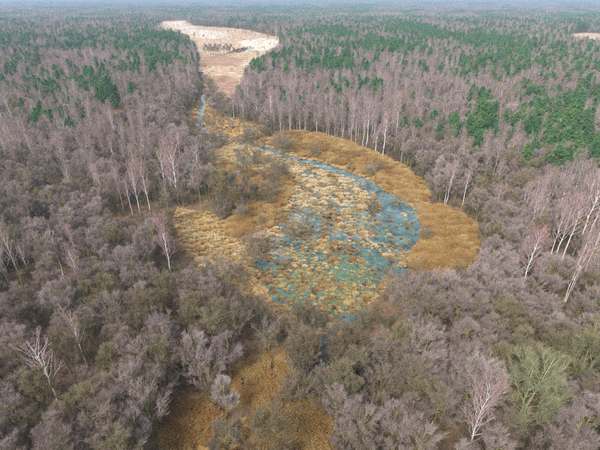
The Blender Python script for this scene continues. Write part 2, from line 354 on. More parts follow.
# ------------------------------------------------------------------ tree shapes
def broadleaf(seed, ht, rad, stems, base, nlimb, nsub, ntwig, spread=.45, trunk_r=.13, twig_len=(.4, .85), twig_r=.012, up=.35, drop=0., limb_el=(28, 62), limb_r=.4, inner=.3, fine=False, dome=False):
    r = np.random.RandomState(seed); T = Sticks(); C = Sticks()
    a0 = r.uniform(0, 6.28)
    for s in range(stems):
        a = a0 + s * 6.283 / stems + r.uniform(-.4, .4); lean = (rad * spread * r.uniform(.6, 1.1)) if stems > 1 else rad * .12
        hh = ht * r.uniform(.86, 1.0) if s else ht
        p0 = np.array([math.cos(a), math.sin(a), 0]) * (.18 if stems > 1 else 0) - np.array([0, 0, .25])
        p2 = np.array([math.cos(a) * lean, math.sin(a) * lean, hh]); p1 = np.array([p2[0] * .35, p2[1] * .35, hh * .5]) + np.append(r.normal(0, .25, 2), 0)
        n = 10; P = curve(p0, p1, p2, n); P[1:-1, :2] += r.normal(0, .07, (n - 2, 2))
        tr = trunk_r * (1.0 if stems == 1 else .78) * (1 - np.linspace(0, 1, n)) ** .8 + .012; tr[0] *= 1.35
        T.line(P, tr, 6)
        nl = max(3, int(nlimb / stems))
        for i in range(nl):
            t = base + (1 - base) * ((i + r.uniform(0, 1)) / nl) ** .85
            q = t * (n - 1); k = min(int(q), n - 2); p = P[k] + (P[k + 1] - P[k]) * (q - k)
            az = a0 + s * 2.1 + i * 2.399 + r.uniform(-.5, .5)
            el = math.radians(r.uniform(*limb_el)) + .35 * (t - .5)
            env = math.sqrt(max(.08, 1 - ((t - (base + 1) / 2 + .08) / (.62 * (1 - base) + .1)) ** 2))
            L = rad * env * r.uniform(.7, 1.15) / max(.55, math.cos(el)) * (.8 if stems > 1 else 1)
            d = np.array([math.cos(az) * math.cos(el), math.sin(az) * math.cos(el), math.sin(el)])
            e = p + d * L + np.array([0, 0, up * L * .35]); mid = p + d * L * .55 - np.array([0, 0, .04 * L])
            if dome:                                   # rounded crown: limbs fan out to end on a lumpy dome
                w_ = -.45 + 1.42 * ((i * .618 + r.uniform(0, .35)) % 1.0); lump = 1 + .13 * math.sin(3 * az + a0) + .09 * math.sin(5 * az + 2 * a0)
                rr_ = math.sqrt(max(.03, 1 - w_ * w_)) * rad * lump * r.uniform(.6, .92); zc = ht * .64
                e = np.array([p2[0] * .55 + math.cos(az) * rr_, p2[1] * .55 + math.sin(az) * rr_, zc + w_ * ht * (.33 if w_ > 0 else .42) * r.uniform(.88, 1.0)])
                q = float(np.clip((e[2] - rr_ * r.uniform(.7, 1.3)) / hh, base * .6, .92)) * (n - 1); k = min(int(q), n - 2); p = P[k] + (P[k + 1] - P[k]) * (q - k)
                L = float(np.linalg.norm(e - p)); mid = (p + e) / 2 + np.array([(e[0] - p[0]) * .12, (e[1] - p[1]) * .12, -.06 * L])
            Q = curve(p, mid, e, 5); Q[1:-1] += r.normal(0, .04 * L ** .5, (3, 3))
            lr = max(.014, trunk_r * limb_r * (1 - t * .55) * min(1, L / rad + .2)); T.line(Q, lr * np.array([1, .8, .6, .42, .25]), 4)
            m = max(2, int(nsub * (.45 + .55 * L / rad)))
            ss = r.uniform(inner, 1, m) * 4; kk = np.minimum(ss.astype(int), 3); B = Q[kk] + (Q[kk + 1] - Q[kk]) * (ss - kk)[:, None]
            bd = unit(unit(Q[kk + 1] - Q[kk]) + r.normal(0, .55, (m, 3)) + np.array([0, 0, up]))
            bl = (.5 + .36 * L * (1.25 - ss / 4)) * r.uniform(.6, 1.2, m)
            E = B + bd * bl[:, None]; E[:, 2] -= drop * bl * .4
            M = (B + E) / 2 + r.normal(0, .05, (m, 3)) + np.array([0, 0, .03])
            K = C if fine else T; K.add(B, M, twig_r * 1.8, twig_r * 1.4); K.add(M, E, twig_r * 1.4, twig_r * .8)
            w = np.repeat(np.arange(m), ntwig); u = r.uniform(.15, 1, len(w))[:, None]
            S = np.where(u < .5, B[w] + (M[w] - B[w]) * u * 2, M[w] + (E[w] - M[w]) * (u * 2 - 1))
            td = unit(bd[w] * .9 + r.normal(0, .55, (len(w), 3)) + np.array([0, 0, up * .9 - drop]))
            tl = r.uniform(*twig_len, len(w))[:, None]
            if dome:
                tip = S + td * tl; o_ = tip - np.array([p2[0] * .4, p2[1] * .4, ht * .64]); q_ = np.sqrt((o_[:, 0] ** 2 + o_[:, 1] ** 2) / (rad * 1.05) ** 2 + (o_[:, 2] / (ht * .37)) ** 2)
                tl = tl * np.clip(1.9 - q_, .25, 1)[:, None]
            C.add(S, S + td * tl, twig_r, twig_r * .35)
    return T.data(), C.data()

def pine(seed, ht, rad, base, limbs, tufts, need=34):
    r = np.random.RandomState(seed); T = Sticks(); C = Sticks(); n = 9
    P = np.zeros((n, 3)); P[:, 2] = np.linspace(-.25, ht, n); P[1:, :2] = np.cumsum(r.normal(0, .09, (n - 1, 2)), 0)
    T.line(P, .17 * (1 - np.linspace(0, 1, n)) ** .75 + .015, 6)
    cen = []
    for i in range(limbs):
        t = base + (1 - base) * (i + r.uniform(0, .9)) / limbs
        q = t * (n - 1); k = min(int(q), n - 2); p = P[k] + (P[k + 1] - P[k]) * (q - k)
        az = i * 2.399 + r.uniform(-.6, .6); f = (t - base) / (1 - base)
        L = rad * (1.0 - .75 * f ** 1.6) * (.55 + .45 * min(1, f * 4 + .25)) * r.uniform(.65, 1.15); el = math.radians(8 + 45 * f)
        e = p + np.array([math.cos(az) * math.cos(el), math.sin(az) * math.cos(el), math.sin(el)]) * L
        Q = curve(p, (p + e) / 2 - [0, 0, .1 * L], e, 4); T.line(Q, np.array([.055, .042, .03, .016]) * (1.2 - .6 * f), 4)
        m = max(3, int(tufts * (L / rad + .25))); s = r.uniform(.4, 1.05, m)[:, None]
        cen.append(p + (e - p) * s + r.normal(0, .2, (m, 3)) * (.5 + .5 * L) + [0, 0, .1])
    cen.append(P[-1] + r.normal(0, .22, (4, 3)))
    cen = np.concatenate(cen); w = np.repeat(np.arange(len(cen)), need)
    d = unit(r.normal(0, 1, (len(w), 3)) + np.array([0, 0, .45])); st = cen[w] + d * r.uniform(0, .14, (len(w), 1))
    C.add(st, st + d * r.uniform(.26, .5, (len(w), 1)), .045, .012)
    return T.data(), C.data()

def tussock(seed, blades=110, mound=1.0, ht=.45):
    """round sedge tussock about 1 m across: a mound with arching blades"""
    r = np.random.RandomState(seed); C = Sticks()
    n, rings = 12, 5; V = []; F = []
    for j in range(rings):
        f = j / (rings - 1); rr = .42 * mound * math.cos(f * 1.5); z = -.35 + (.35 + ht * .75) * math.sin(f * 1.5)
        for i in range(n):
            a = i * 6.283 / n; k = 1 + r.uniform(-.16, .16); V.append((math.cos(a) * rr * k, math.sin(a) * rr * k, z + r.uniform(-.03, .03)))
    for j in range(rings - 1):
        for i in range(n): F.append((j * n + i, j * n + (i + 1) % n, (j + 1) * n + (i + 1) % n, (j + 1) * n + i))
    az = r.uniform(0, 6.283, blades); f = np.sqrt(r.uniform(0, 1, blades)); o = np.stack([np.cos(az), np.sin(az), 0 * az], 1)
    B = o * (f * .36 * mound)[:, None]; B[:, 2] = ht * .7 * (1 - f * f * .8)
    L = r.uniform(.22, .5, blades)[:, None]
    d1 = unit(o * (.25 + f[:, None] * .7) + np.array([0, 0, .9]) + r.normal(0, .2, (blades, 3)))
    M = B + d1 * L * .6; E = M + unit(o * .8 + np.array([0, 0, .15]) + r.normal(0, .3, (blades, 3))) * L * .6
    C.add(B, M, .02, .017); C.add(M, E, .017, .004)
    return (np.array(V), np.array(F)), C.data()

def reed_patch(seed, n=120, w=.75, ht=2.0):
    r = np.random.RandomState(seed); C = Sticks(); lean = np.array([.26, 0]) + r.normal(0, .05, 2)
    B = np.stack([r.uniform(-w, w, n), r.uniform(-w, w, n), np.full(n, -.15)], 1)
    h = ht * r.uniform(.65, 1.08, n)[:, None]; d = unit(np.concatenate([lean + r.normal(0, .12, (n, 2)), np.ones((n, 1))], 1))
    E = B + d * h; C.add(B, E, .013, .008)
    for k in range(3):
        s = r.uniform(.3, .95, (n, 1)); S = B + d * h * s; a = r.uniform(0, 6.283, n)
        o = np.stack([np.cos(a), np.sin(a), r.uniform(-.15, 1.0, n)], 1); C.add(S, S + unit(o) * r.uniform(.2, .45, (n, 1)), .017, .003)
    pl = unit(d + np.stack([lean[0] + r.normal(0, .2, n), lean[1] + r.normal(0, .2, n), 0 * h[:, 0]], 1)); k = r.rand(n) < .4
    C.add(E[k], (E + pl * .26)[k], .03, .012)
    return C.data()

def far_patch(seed, kinds, w=20., count=62):
    """a piece of closed woodland 40 m across for the far distance"""
    r = np.random.RandomState(seed); S = [Sticks(), Sticks(), Sticks(), Sticks()]
    for i in range(count):
        x, y = r.uniform(-w, w, 2); k = r.choice(3, p=kinds); h = r.uniform(11, 16) if k != 1 else r.uniform(9, 13)
        lean = r.normal(0, .5, 2); top = np.array([x + lean[0], y + lean[1], h])
        if k == 2:
            n = 60; f = r.uniform(0, 1, n); a = r.uniform(0, 6.283, n); rr = 2.3 * (1.05 - f ** 1.5) * r.uniform(.3, 1, n)
            c = np.stack([x + np.cos(a) * rr, y + np.sin(a) * rr, h * (.45 + .55 * f)], 1)
            d = unit(r.normal(0, 1, (n, 3)) + [0, 0, .5]); S[2].add(c - d * .5, c + d * .8, .42, .1)
            S[3].add([[x, y, -.3]], [[x, y, h * .9]], .16, .05)
        else:
            S[3 if k == 0 else 1].add([[x, y, -.3]], [top * [1, 1, .92]], .13, .04)
            n = 75; f = r.uniform(0, 1, n); a = r.uniform(0, 6.283, n); R = 1.9 if k == 0 else 2.7
            rr = R * np.sqrt(np.clip(1 - ((f - .45) / .6) ** 2, .05, 1)) * np.sqrt(r.uniform(.05, 1, n))
            c = np.stack([x + np.cos(a) * rr, y + np.sin(a) * rr, h * (.32 + .66 * f)], 1)
            d = unit(np.stack([np.cos(a) * .45, np.sin(a) * .45, np.ones(n)], 1) + r.normal(0, .35, (n, 3)))
            S[k].add(c - d * .6, c + d * r.uniform(.5, 1.1, (n, 1)), .06, .02)
    return S

def join(parts):
    V = []; F = []; I = []; n = 0
    for k, (v, f) in enumerate(parts):
        V.append(v); F.append(f + n); I.append(np.full(len(f), k)); n += len(v)
    return np.concatenate(V), np.concatenate(F), np.concatenate(I)

PROTO = {}     # kind -> list of dict(trunk, crown, ht, look, coll)
def proto_collection(kind, items):
    c = bpy.data.collections.new(kind + '_shapes')
    for i, me in enumerate(items): c.objects.link(bpy.data.objects.new('%s_shape_%02d' % (kind, i), me))
    return c
def add_kind(kind, shapes, m_trunk, m_crown, parts=('trunk', 'crown')):
    L = []; J = []
    for (t, c, ht, look) in shapes:
        v, f, i = join([t, c])
        J.append(new_mesh(kind, v, f, [m_trunk, m_crown], i))
        L.append(dict(a=new_mesh(kind + '_' + parts[0], *t, [m_trunk]), b=new_mesh(kind + '_' + parts[1], *c, [m_crown]), ht=ht, look=look))
    PROTO[kind] = dict(items=L, coll=proto_collection(kind, J), parts=parts)

A = []
for i, (ht, rad, st, base, look) in enumerate([(11.5, 2.9, 1, .30, 'round-crowned'), (12.5, 2.7, 2, .35, 'two-stemmed'), (10.8, 3.2, 3, .25, 'broad many-stemmed'),
        (13.0, 2.5, 1, .38, 'tall narrow'), (11.0, 3.0, 2, .30, 'forked'), (12.0, 2.8, 3, .32, 'three-stemmed'), (9.8, 2.6, 1, .25, 'compact'), (10.4, 3.5, 4, .2, 'wide spreading')]):
    t, c = broadleaf(11 + i, ht, rad, st, base, 46, 8, 19, twig_len=(.35, .8), twig_r=.0098, up=.75, inner=.42, dome=True)
    A.append((t, c, ht, look))
add_kind('alder', A, M_alder_bark, M_alder_twig)
B = []
for i, (ht, rad, st, base, look, nsb, ntw) in enumerate([(15, 1.9, 1, .35, 'slender single-trunked', 6, 11), (15.5, 2.1, 1, .4, 'tall', 6, 11), (14, 1.8, 2, .35, 'twin-trunked', 6, 10), (14.5, 2.3, 1, .3, 'full-crowned', 7, 13),
        (13.5, 1.6, 1, .45, 'thin-crowned', 5, 9), (14.5, 2.4, 2, .4, 'forked', 6, 11), (14.5, 2.3, 1, .35, 'bare-limbed', 4, 4)]):
    t, c = broadleaf(41 + i, ht, rad, st, base, 30, nsb, ntw, spread=.55, trunk_r=.16, twig_len=(.35, .75), twig_r=.0105, up=.55, drop=.1, limb_el=(44, 70), limb_r=.34, inner=.35, fine=True)
    B.append((t, c, ht, look))
add_kind('birch', B, M_birch_bark, M_birch_twig)
Pn = []
for i, (ht, rad, base, nl, tf, look) in enumerate([(13, 2.9, .35, 28, 7, 'conical'), (14, 3.3, .5, 24, 8, 'high-crowned'), (11, 3.0, .18, 32, 7, 'bushy'), (12.5, 3.6, .4, 26, 9, 'broad-crowned'), (9, 2.4, .1, 30, 6, 'small dense')]):
    t, c = pine(71 + i, ht, rad, base, nl, tf); Pn.append((t, c, ht, look))
add_kind('pine', Pn, M_pine_bark, M_pine_needle)
Wl = []
for i, (ht, rad, st, look) in enumerate([(4.2, 2.0, 5, 'domed'), (3.4, 1.7, 6, 'low'), (5.2, 1.8, 4, 'upright'), (3.0, 2.2, 6, 'spreading')]):
    t, c = broadleaf(91 + i, ht, rad, st, .12, 30, 6, 11, spread=.7, trunk_r=.05, twig_len=(.3, .6), twig_r=.01, up=.5)
    Wl.append((t, c, ht, look))
add_kind('willow', Wl, M_alder_bark, M_willow_twig)
add_kind('brush', [Wl[1], Wl[3], Wl[0]], M_brush, M_brush)
t, c = broadleaf(131, 9.5, 3.7, 2, .2, 46, 10, 19, spread=.5, trunk_r=.14, twig_len=(.4, .8), twig_r=.011, up=.4, limb_r=.3, inner=.3, dome=True)
add_kind('oak', [(t, c, 9.5, 'spreading')], M_lichen_bark, M_lichen_twig)
Ts = []
for i in range(5):
    t, c = tussock(151 + i, 120, [1, 1.15, .85, 1.3, 1][i], [.45, .4, .55, .3, .5][i]); Ts.append((t, c, .8, ''))
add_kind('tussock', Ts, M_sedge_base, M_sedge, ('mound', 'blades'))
REED = proto_collection('reed', [new_mesh('reed', *reed_patch(171 + i), [M_reed]) for i in range(5)])
FAR = []
for i, kk in enumerate([(.75, .23, .02), (.6, .35, .05), (.15, .83, .02), (.1, .88, .02), (.25, .15, .6), (.1, .05, .85), (.45, .15, .4)]):
    S = far_patch(201 + i, kk); mats = [M_far_twig, M_far_alder, M_far_pine, M_birch_bark]
    ps = [(s, m) for s, m in zip(S, mats) if s.n]; v, f, ix = join([s.data() for s, m in ps])
    FAR.append(new_mesh('far_wood', v, f, [m for s, m in ps], ix))
FARC = proto_collection('far_wood', FAR)

# ------------------------------------------------------------------ masses made of instances (kind = stuff)
def mass(name, pts, rotz, scl, vid, tone, coll, label, cat):
    n = len(pts); me = bpy.data.meshes.new(name); me.vertices.add(n); me.vertices.foreach_set('co', np.asarray(pts, np.float32).ravel())
    scl = np.asarray(scl, np.float32); scl = np.repeat(scl[:, None], 3, 1) if scl.ndim == 1 else scl
    set_attr(me, 'rotz', rotz); set_attr(me, 'tone', tone)
    at = me.attributes.new('vid', 'INT', 'POINT'); at.data.foreach_set('value', np.asarray(vid, np.int32))
    at = me.attributes.new('scl', 'FLOAT_VECTOR', 'POINT'); at.data.foreach_set('vector', scl.ravel())
    o = link(name, me); tag(o, label, cat, kind='stuff')
    g = bpy.data.node_groups.new(name, 'GeometryNodeTree')
    g.interface.new_socket('Geometry', in_out='INPUT', socket_type='NodeSocketGeometry'); g.interface.new_socket('Geometry', in_out='OUTPUT', socket_type='NodeSocketGeometry')
    N = g.nodes; gi = N.new('NodeGroupInput'); go = N.new('NodeGroupOutput'); ip = N.new('GeometryNodeInstanceOnPoints')
    ci = N.new('GeometryNodeCollectionInfo'); ci.inputs['Collection'].default_value = coll
    ci.inputs['Separate Children'].default_value = True; ci.inputs['Reset Children'].default_value = True
    def na(nm, ty):
        a = N.new('GeometryNodeInputNamedAttribute'); a.data_type = ty; a.inputs['Name'].default_value = nm
        return [s for s in a.outputs if s.enabled and s.name == 'Attribute'][0]
    cx = N.new('ShaderNodeCombineXYZ'); L = g.links
    L.new(na('rotz', 'FLOAT'), cx.inputs['Z']); L.new(cx.outputs[0], ip.inputs['Rotation']); L.new(na('scl', 'FLOAT_VECTOR'), ip.inputs['Scale'])
    L.new(na('vid', 'INT'), ip.inputs['Instance Index']); ip.inputs['Pick Instance'].default_value = True
    L.new(gi.outputs[0], ip.inputs['Points']); L.new(ci.outputs[0], ip.inputs['Instance']); L.new(ip.outputs[0], go.inputs[0])
    mod = o.modifiers.new('scatter', 'NODES'); mod.node_group = g
    return o

def thing(kind, name, x, y, z, rotz, s, vid, tone):
    p = PROTO[kind]; it = p['items'][vid]
    e = bpy.data.objects.new(name, None); COL.objects.link(e); e.location = (x, y, z); e.rotation_euler = (0, 0, rotz); e.scale = (s[0], s[0], s[1])
    for key, nm in zip('ab', p['parts']):
        o = bpy.data.objects.new(nm, it[key]); COL.objects.link(o); o.parent = e; o['tone'] = float(tone)
    return e

# ------------------------------------------------------------------ where every tree stands
R = np.random.RandomState(77)
TREES = []      # kind, X, Y, height, tone, variant, width factor, manual name or ''
def manual(kind, bx, by, ty, tone=None, var=None, wide=1.0, note=''):
    X, Y = ground(bx, by); h = height_from(bx, by, ty) * (.94 if kind == 'birch' else 1)
    n = len(PROTO[kind]['items'])
    TREES.append((kind, float(X), float(Y), float(h), R.rand() if tone is None else tone, R.randint(n) if var is None else var, wide, note))

for a in [(60, 410, 347, .9, 6, 1.15, 'white birch rising out of purple alders in the lower left corner'),
          (88, 368, 318, .9, 6, .9, 'thin pale birch up and right of the lower left white birch'),
          (14, 292, 243, .9, 6, 1.0, 'white birch on the left edge, nearest of three leaning side by side'),
          (23, 287, 239, .9, 6, 1.0, 'middle of three white birches side by side on the left edge'),
          (31, 278, 248, .9, 6, .9, 'shortest right-hand of three white birches on the left edge'),
          (105, 208, 169, .7, 2, 1.1, 'leaning twin birch left of the birch row facing the sedge bank'),
          (124, 213, 173, .8, 1, .8, 'leftmost birch of the close row left of the sedge bank'),
          (133, 217, 180, .7, 4, .8, 'short thin birch, second in the close row left of the sedge bank'),
          (141, 217, 169, .8, 0, .9, 'third birch in the close row left of the sedge bank'),
          (151, 217, 168, .9, 1, .9, 'rightmost pink-twigged birch of the close row left of the sedge bank'),
          (179, 205, 144, .9, 3, 1.0, 'tall birch standing at the upper corner of the sedge bank'),
          (171, 191, 154, .8, 0, .9, 'birch just behind the tall one at the sedge bank corner'),
          (117, 172, 139, .8, 4, .9, 'thin birch behind the birch row, farthest left'),
          (128, 174, 143, .8, 0, .9, 'thin birch behind the birch row, in the middle'),
          (154, 184, 145, .3, 3, 1.0, 'reddish birch behind the birch row, farthest right'),
          (172, 278, 222, 1.0, 3, .8, 'lone red-twigged birch below the straw-coloured sedge bank'),
          (445, 206, 164, .8, 5, 1.0, 'left of two birches just above the right-hand reed clump'),
          (462, 206, 172, .9, 4, .9, 'right of two birches just above the right-hand reed clump'),
          (521, 289, 235, 1.0, 3, 1.1, 'red-twigged birch in front of the tall birch group near the right edge'),
          (546, 266, 206, .9, 1, .9, 'left birch of the tall group near the right edge'),
          (552, 266, 202, .8, 0, .9, 'second birch of the tall group near the right edge'),
          (561, 262, 204, .9, 4, 1.0, 'third birch of the tall group near the right edge'),
          (572, 256, 180, .8, 1, 1.0, 'tallest birch of the group near the right edge'),
          (564, 304, 248, .9, 2, .9, 'left of two near white birches below the tall group by the right edge'),
          (568, 300, 256, .9, 6, .9, 'right of two near white birches below the tall group by the right edge'),
          (588, 238, 180, .9, 3, .9, 'birch at the right edge behind the tall group'),
          (463, 466, 383, .8, 3, .78, 'big pink-twigged white birch at the bottom edge right of centre'),
          (505, 178, 140, .7, 4, .9, 'left of two birches in front of the dense pines on the right'),
          (518, 178, 138, .8, 2, 1.0, 'right of two birches in front of the dense pines on the right'),
          (366, 149, 105, .8, 1, .9, 'leftmost of the bright birches lining the far reed band'),
          (373, 146, 112, .7, 4, .8, 'thin second birch lining the far reed band'),
          (383, 156, 115, .9, 4, 1.0, 'third birch at the far reed band, standing forward of the row'),
          (394, 153, 110, .9, 0, 1.0, 'fourth bright birch lining the far reed band'),
          (410, 161, 128, .8, 2, .9, 'short twin birch at the right end of the far reed band'),
          (271, 128, 92, .9, 1, .9, 'white birch at the front of the stand above the far reed bed')]:
    manual('birch', *a[:6], note=a[6])
manual('oak', 514, 430, 358, .8, 0, 1.0, 'spreading green lichened tree in the lower right corner')
manual('oak', 574, 392, 326, .1, 0, .95, 'yellow-green spreading tree at the right edge above the fallen trunk')
manual('oak', 505, 120, 88, .3, 0, .95, 'pale olive spreading tree among birches left of the right-hand pines')
for bx, by, ty, v, nt in [(192, 203, 160, 5, 'leftmost alder of the grove on the tan reed bank'), (202, 210, 164, 3, 'second alder of the grove on the tan reed bank'),
        (209, 206, 162, 1, 'third alder of the grove on the tan reed bank'), (223, 210, 168, 4, 'central alder of the grove on the tan reed bank'),
        (231, 212, 170, 5, 'front alder of the grove on the tan reed bank'), (238, 208, 172, 0, 'second from right alder of the grove on the tan reed bank'),
        (251, 206, 174, 6, 'rightmost alder of the grove on the tan reed bank'),
        (186, 150, 126, 5, 'leftmost dark alder beside the upper stream pool'), (196, 153, 128, 2, 'second dark alder beside the upper stream pool'), (206, 154, 130, 1, 'third dark alder beside the upper stream pool'), (214, 150, 130, 4, 'rightmost dark alder beside the upper stream pool'),
        (208, 112, 88, 3, 'narrow alder right of the stream in the meadow'), (213, 118, 98, 6, 'low alder right of the stream in the meadow'),
        (264, 138, 116, 0, 'round alder at the near end of the far reed band'), (300, 132, 108, 2, 'broad alder above the middle of the far reed band'),(285, 133, 110, 5, 'alder between stand and far reed band'),
        (206, 55.5, 43.5, 0, 'leftmost alder of the clump out in the meadow'), (211, 56, 43.5, 2, 'second alder of the clump out in the meadow'), (216, 56, 43.5, 5, 'third alder of the clump out in the meadow'), (220, 55.5, 43.5, 4, 'fourth alder of the clump out in the meadow'),
        (227, 54, 43.5, 2, 'fifth alder of the clump out in the meadow'), (231, 53.5, 43.5, 0, 'rightmost alder of the clump out in the meadow'), (272, 474, 408, 5, 'pinkish alder standing in the ochre reeds at the bottom centre'), (232, 470, 420, 6, 'grey alder between the two ochre reed beds'), (346, 362, 326, 0, 'alder at the head of the outlet pool, right side'), (208.5, 55, 46, 4, 'alder tucked between the leftmost two of the meadow clump'), (213.5, 55, 46, 7, 'wide alder in the middle of the meadow clump'), (218, 56.5, 47, 1, 'front alder of the meadow clump'), (224, 54.5, 46, 5, 'alder left of the meadow clump gap'), (229, 54.5, 46, 7, 'wide alder at the right of the meadow clump'), (234, 53, 47, 6, 'small end alder of the meadow clump by the pool'), (195, 40, 33, 3, 'narrow alder at the left edge of the meadow'), (204, 39, 35, 6, 'small lone alder on the pale far meadow')]:
    manual('alder', bx, by, ty, None, v, 1.0, nt)
for bx, by, ty, v, nt in [(240, 108, 88, 2, 'lone dark pine beside the meadow stream mouth'), (199, 67, 54, 3, 'pine on the left edge of the meadow'), (189, 44, 36, 2, 'small pine at the upper left edge of the meadow'),
        (472, 150, 102, 1, 'left half of the tallest pine pair among birches on the right'), (484, 154, 106, 0, 'right half of the tallest pine pair among birches on the right'), (448, 158, 128, 2, 'pine left of the tallest pine pair'), (468, 157, 126, 4, 'small pine in front of the tallest pine pair'),
        (415, 146, 121, 3, 'pine among bright birches above the far reed band'), (376, 128, 110, 1, 'pine behind the leftmost bright birches'), (350, 112, 88, 3, 'left pine of a dark trio above the birches'), (358, 112, 90, 0, 'middle pine of a dark trio above the birches'), (375, 112, 89, 1, 'right pine of a dark trio above the birches'), (410, 117, 95, 2, 'bushy pine above the bright birch row'),
        (8, 178, 150, 3, 'pine at the left edge above the purple alders'), (30, 212, 188, 4, 'small leaning pine in a gap left of the birch row'), (114, 110, 78, 1, 'tall pine beside the golden glade on the left'), (106, 112, 90, 0, 'pine left of the tall pine by the golden glade'), (113, 130, 118, 4, 'small pine at the foot of the golden glade'), (78, 148, 124, 2, 'bushy pine at the front of the left pine group'), (54, 140, 112, 0, 'left pine of the front left pine group'), (62, 138, 112, 3, 'broad pine in the front left pine group'), (36, 142, 122, 2, 'round dark pine in the left clearing'), (4, 122, 106, 2, 'dark pine at the left edge by the clearing')]:
    manual('pine', bx, by, ty, None, v, 1.0, nt)
for bx, by, ty, v, nt in [(213, 169, 151, 0, 'grey domed bush on the far side of the tan reed bank'), (263, 205, 192, 1, 'low grey bush right of the alder grove'), (274, 187, 168, 2, 'upright bush at the water side of the tan reeds'), (246, 168, 150, 2, 'thin upright bush by the upper shoal'), (244, 181, 166, 1, 'small bush between grove and shoal'),
        (292, 240, 226, 1, 'dark bush standing in the pond left of centre'), (307, 236, 218, 2, 'thin bush standing in the pond beside the dark bush'), (371, 215, 203, 1, 'small dark bush at the open water of the pond'), (370, 178, 168, 1, 'olive bush at the channel below the far reed band'),
        (437, 174, 150, 0, 'brown bush at the right end of the far reed band'), (222, 288, 270, 3, 'spreading bush on the left pond shore'), (262, 330, 306, 0, 'grey bush at the near left pond corner'), (238, 322, 300, 0, 'domed bush left of the near pond corner'), (396, 300, 284, 3, 'spreading bush on the near right pond shore'), (412, 296, 280, 1, 'low bush on the near right pond shore'),
        (355, 345, 325, 2, 'upright bush by the pond outlet'), (300, 352, 332, 0, 'domed bush left of the outlet pool'), (349, 372, 352, 3, 'spreading bush right of the outlet pool'), (268, 352, 332, 0, 'domed bush at the head of the front reeds')]:
    manual('willow', bx, by, ty, None, v, 1.1, nt)

PINES = [(55, 48, 115, 8, .6), (140, 48, 48, 11, .62), (165, 60, 22, 14, .4), (55, 95, 75, 28, .22), (56, 128, 32, 12, .3), (110, 96, 9, 14, .4),
         (264, 66, 24, 9, .7), (335, 70, 45, 8, .5), (362, 97, 22, 8, .4), (479, 126, 14, 22, .5), (452, 138, 14, 10, .5), (545, 132, 42, 14, .6), (575, 160, 50, 18, .62),
         (562, 104, 44, 18, .42), (440, 50, 70, 10, .75), (400, 38, 90, 8, .65), (525, 52, 50, 12, .45), (505, 72, 60, 14, .3), (580, 80, 40, 14, .4), (420, 78, 30, 8, .35), (320, 50, 50, 5, .3), (150, 82, 30, 12, .2)]
BIRCHES = [(128, 172, 62, 36, .62), (60, 150, 90, 40, .55), (20, 210, 60, 60, .3), (566, 215, 40, 50, .4), (505, 165, 30, 14, .3), (330, 105, 110, 30, .75), (520, 110, 110, 50, .5), (50, 110, 70, 40, .6), (450, 95, 60, 40, .5)]
ALDERS = [(160, 108, 42, 34, .75), (205, 90, 14, 20, .9), (255, 25, 75, 7, .95)]
def ellipse_prob(px, py, lst):
    p = np.zeros(len(px))
    for cx, cy_, rx, ry, k in lst:
        e = ((px - cx) / rx) ** 2 + ((py - cy_) / ry) ** 2; p = np.maximum(p, k * np.clip(1.6 - 1.0 * e, 0, 1))
    return p

# candidate spots: a jittered lattice whose spacing grows slowly with distance
cx_, cy_ = [], []
Yv = 16.0; row = 0
while Yv < 1050:
    s = 4.0 + 1.5 * min(1, Yv / 650)
    half = .745 * (Yv * CP + (H - 8) * SP) + 16
    xv = np.arange(-half, half, s) + (row % 2) * s * .5
    cx_.append(xv + R.uniform(-.42, .42, len(xv)) * s); cy_.append(np.full(len(xv), Yv) + R.uniform(-.42, .42, len(xv)) * s)
    Yv += s * .87; row += 1
SX = np.concatenate(cx_); SY = np.concatenate(cy_); n = len(SX)
pmx, pmy = pixel(SX, SY, np.full(n, 7.0))
farness = sstep(90, 700, SY)
nz = .75 * noise(SX, SY, 30 + SY * .06, 2) + .55 * noise(SX, SY, 9 + SY * .02, 1); nz2 = noise(SX, SY, 45 + SY * .05, 0)
pp = np.maximum(ellipse_prob(pmx, pmy, PINES), .03 * sstep(140, 230, SY) + .17 * sstep(250, 650, SY)) * np.clip(1.0 + 1.2 * nz, .15, 2.0)
pb = np.maximum(ellipse_prob(pmx, pmy, BIRCHES), .014 + .586 * sstep(150, 260, SY)) * np.clip(1 + .6 * nz2, .3, 1.6)
pb *= 1 - ellipse_prob(pmx, pmy, ALDERS); pp *= 1 - .8 * ellipse_prob(pmx, pmy, ALDERS)
pb = np.where((SY < 95) & (np.abs(pmx - 330) < 230), 0, pb)
u = R.rand(n)
kind = np.where(u < pp, 'pine', np.where(u < pp + (1 - pp) * np.clip(pb, 0, .9), 'birch', 'alder'))
hts = np.where(kind == 'birch', R.uniform(9.3, 15.6, n), np.where(kind == 'pine', R.uniform(11, 15, n) + 2.0 * sstep(150, 400, SY), R.uniform(8.8, 13.8, n)))
hts *= 1 + .1 * noise(SX, SY, 25, 3)
ok = R.rand(n) > .05 + .12 * (noise(SX, SY, 16, 1) > .55)
def clear_view(X, Y, hh, fr, wide=0):
    hit = np.zeros(len(X), bool)
    for f in fr:
        ax_, ay_ = pixel(X, Y, hh * f); ax_ = ax_ + 3.0 * noise(X, Y, 7 + Y * .03, 2); ay_ = ay_ + np.minimum(2.5, 220 / np.maximum(Y, 1)) * noise(X, Y, 6 + Y * .03, 1)
        for P in OPEN + (FOOT if f < .35 else []) + ([P_POOL] if f < .7 else []): hit |= inside(ax_, ay_, P)
        if wide and f > .5:
            for sx in (-wide, wide):
                ax_, ay_ = pixel(X + sx, Y, hh * f)
                for P in OPEN: hit |= inside(ax_, ay_, P)
    return ~hit
ok &= clear_view(SX, SY, hts, (0, .3, .6, .85), 1.5) & (water_dist(SX, SY) > .8)
for g in GL:
    dg = sdist(SX, SY, g) + 2 * noise(SX, SY, 8, 1); ok &= ~((dg < 3) & (R.rand(n) < .78))
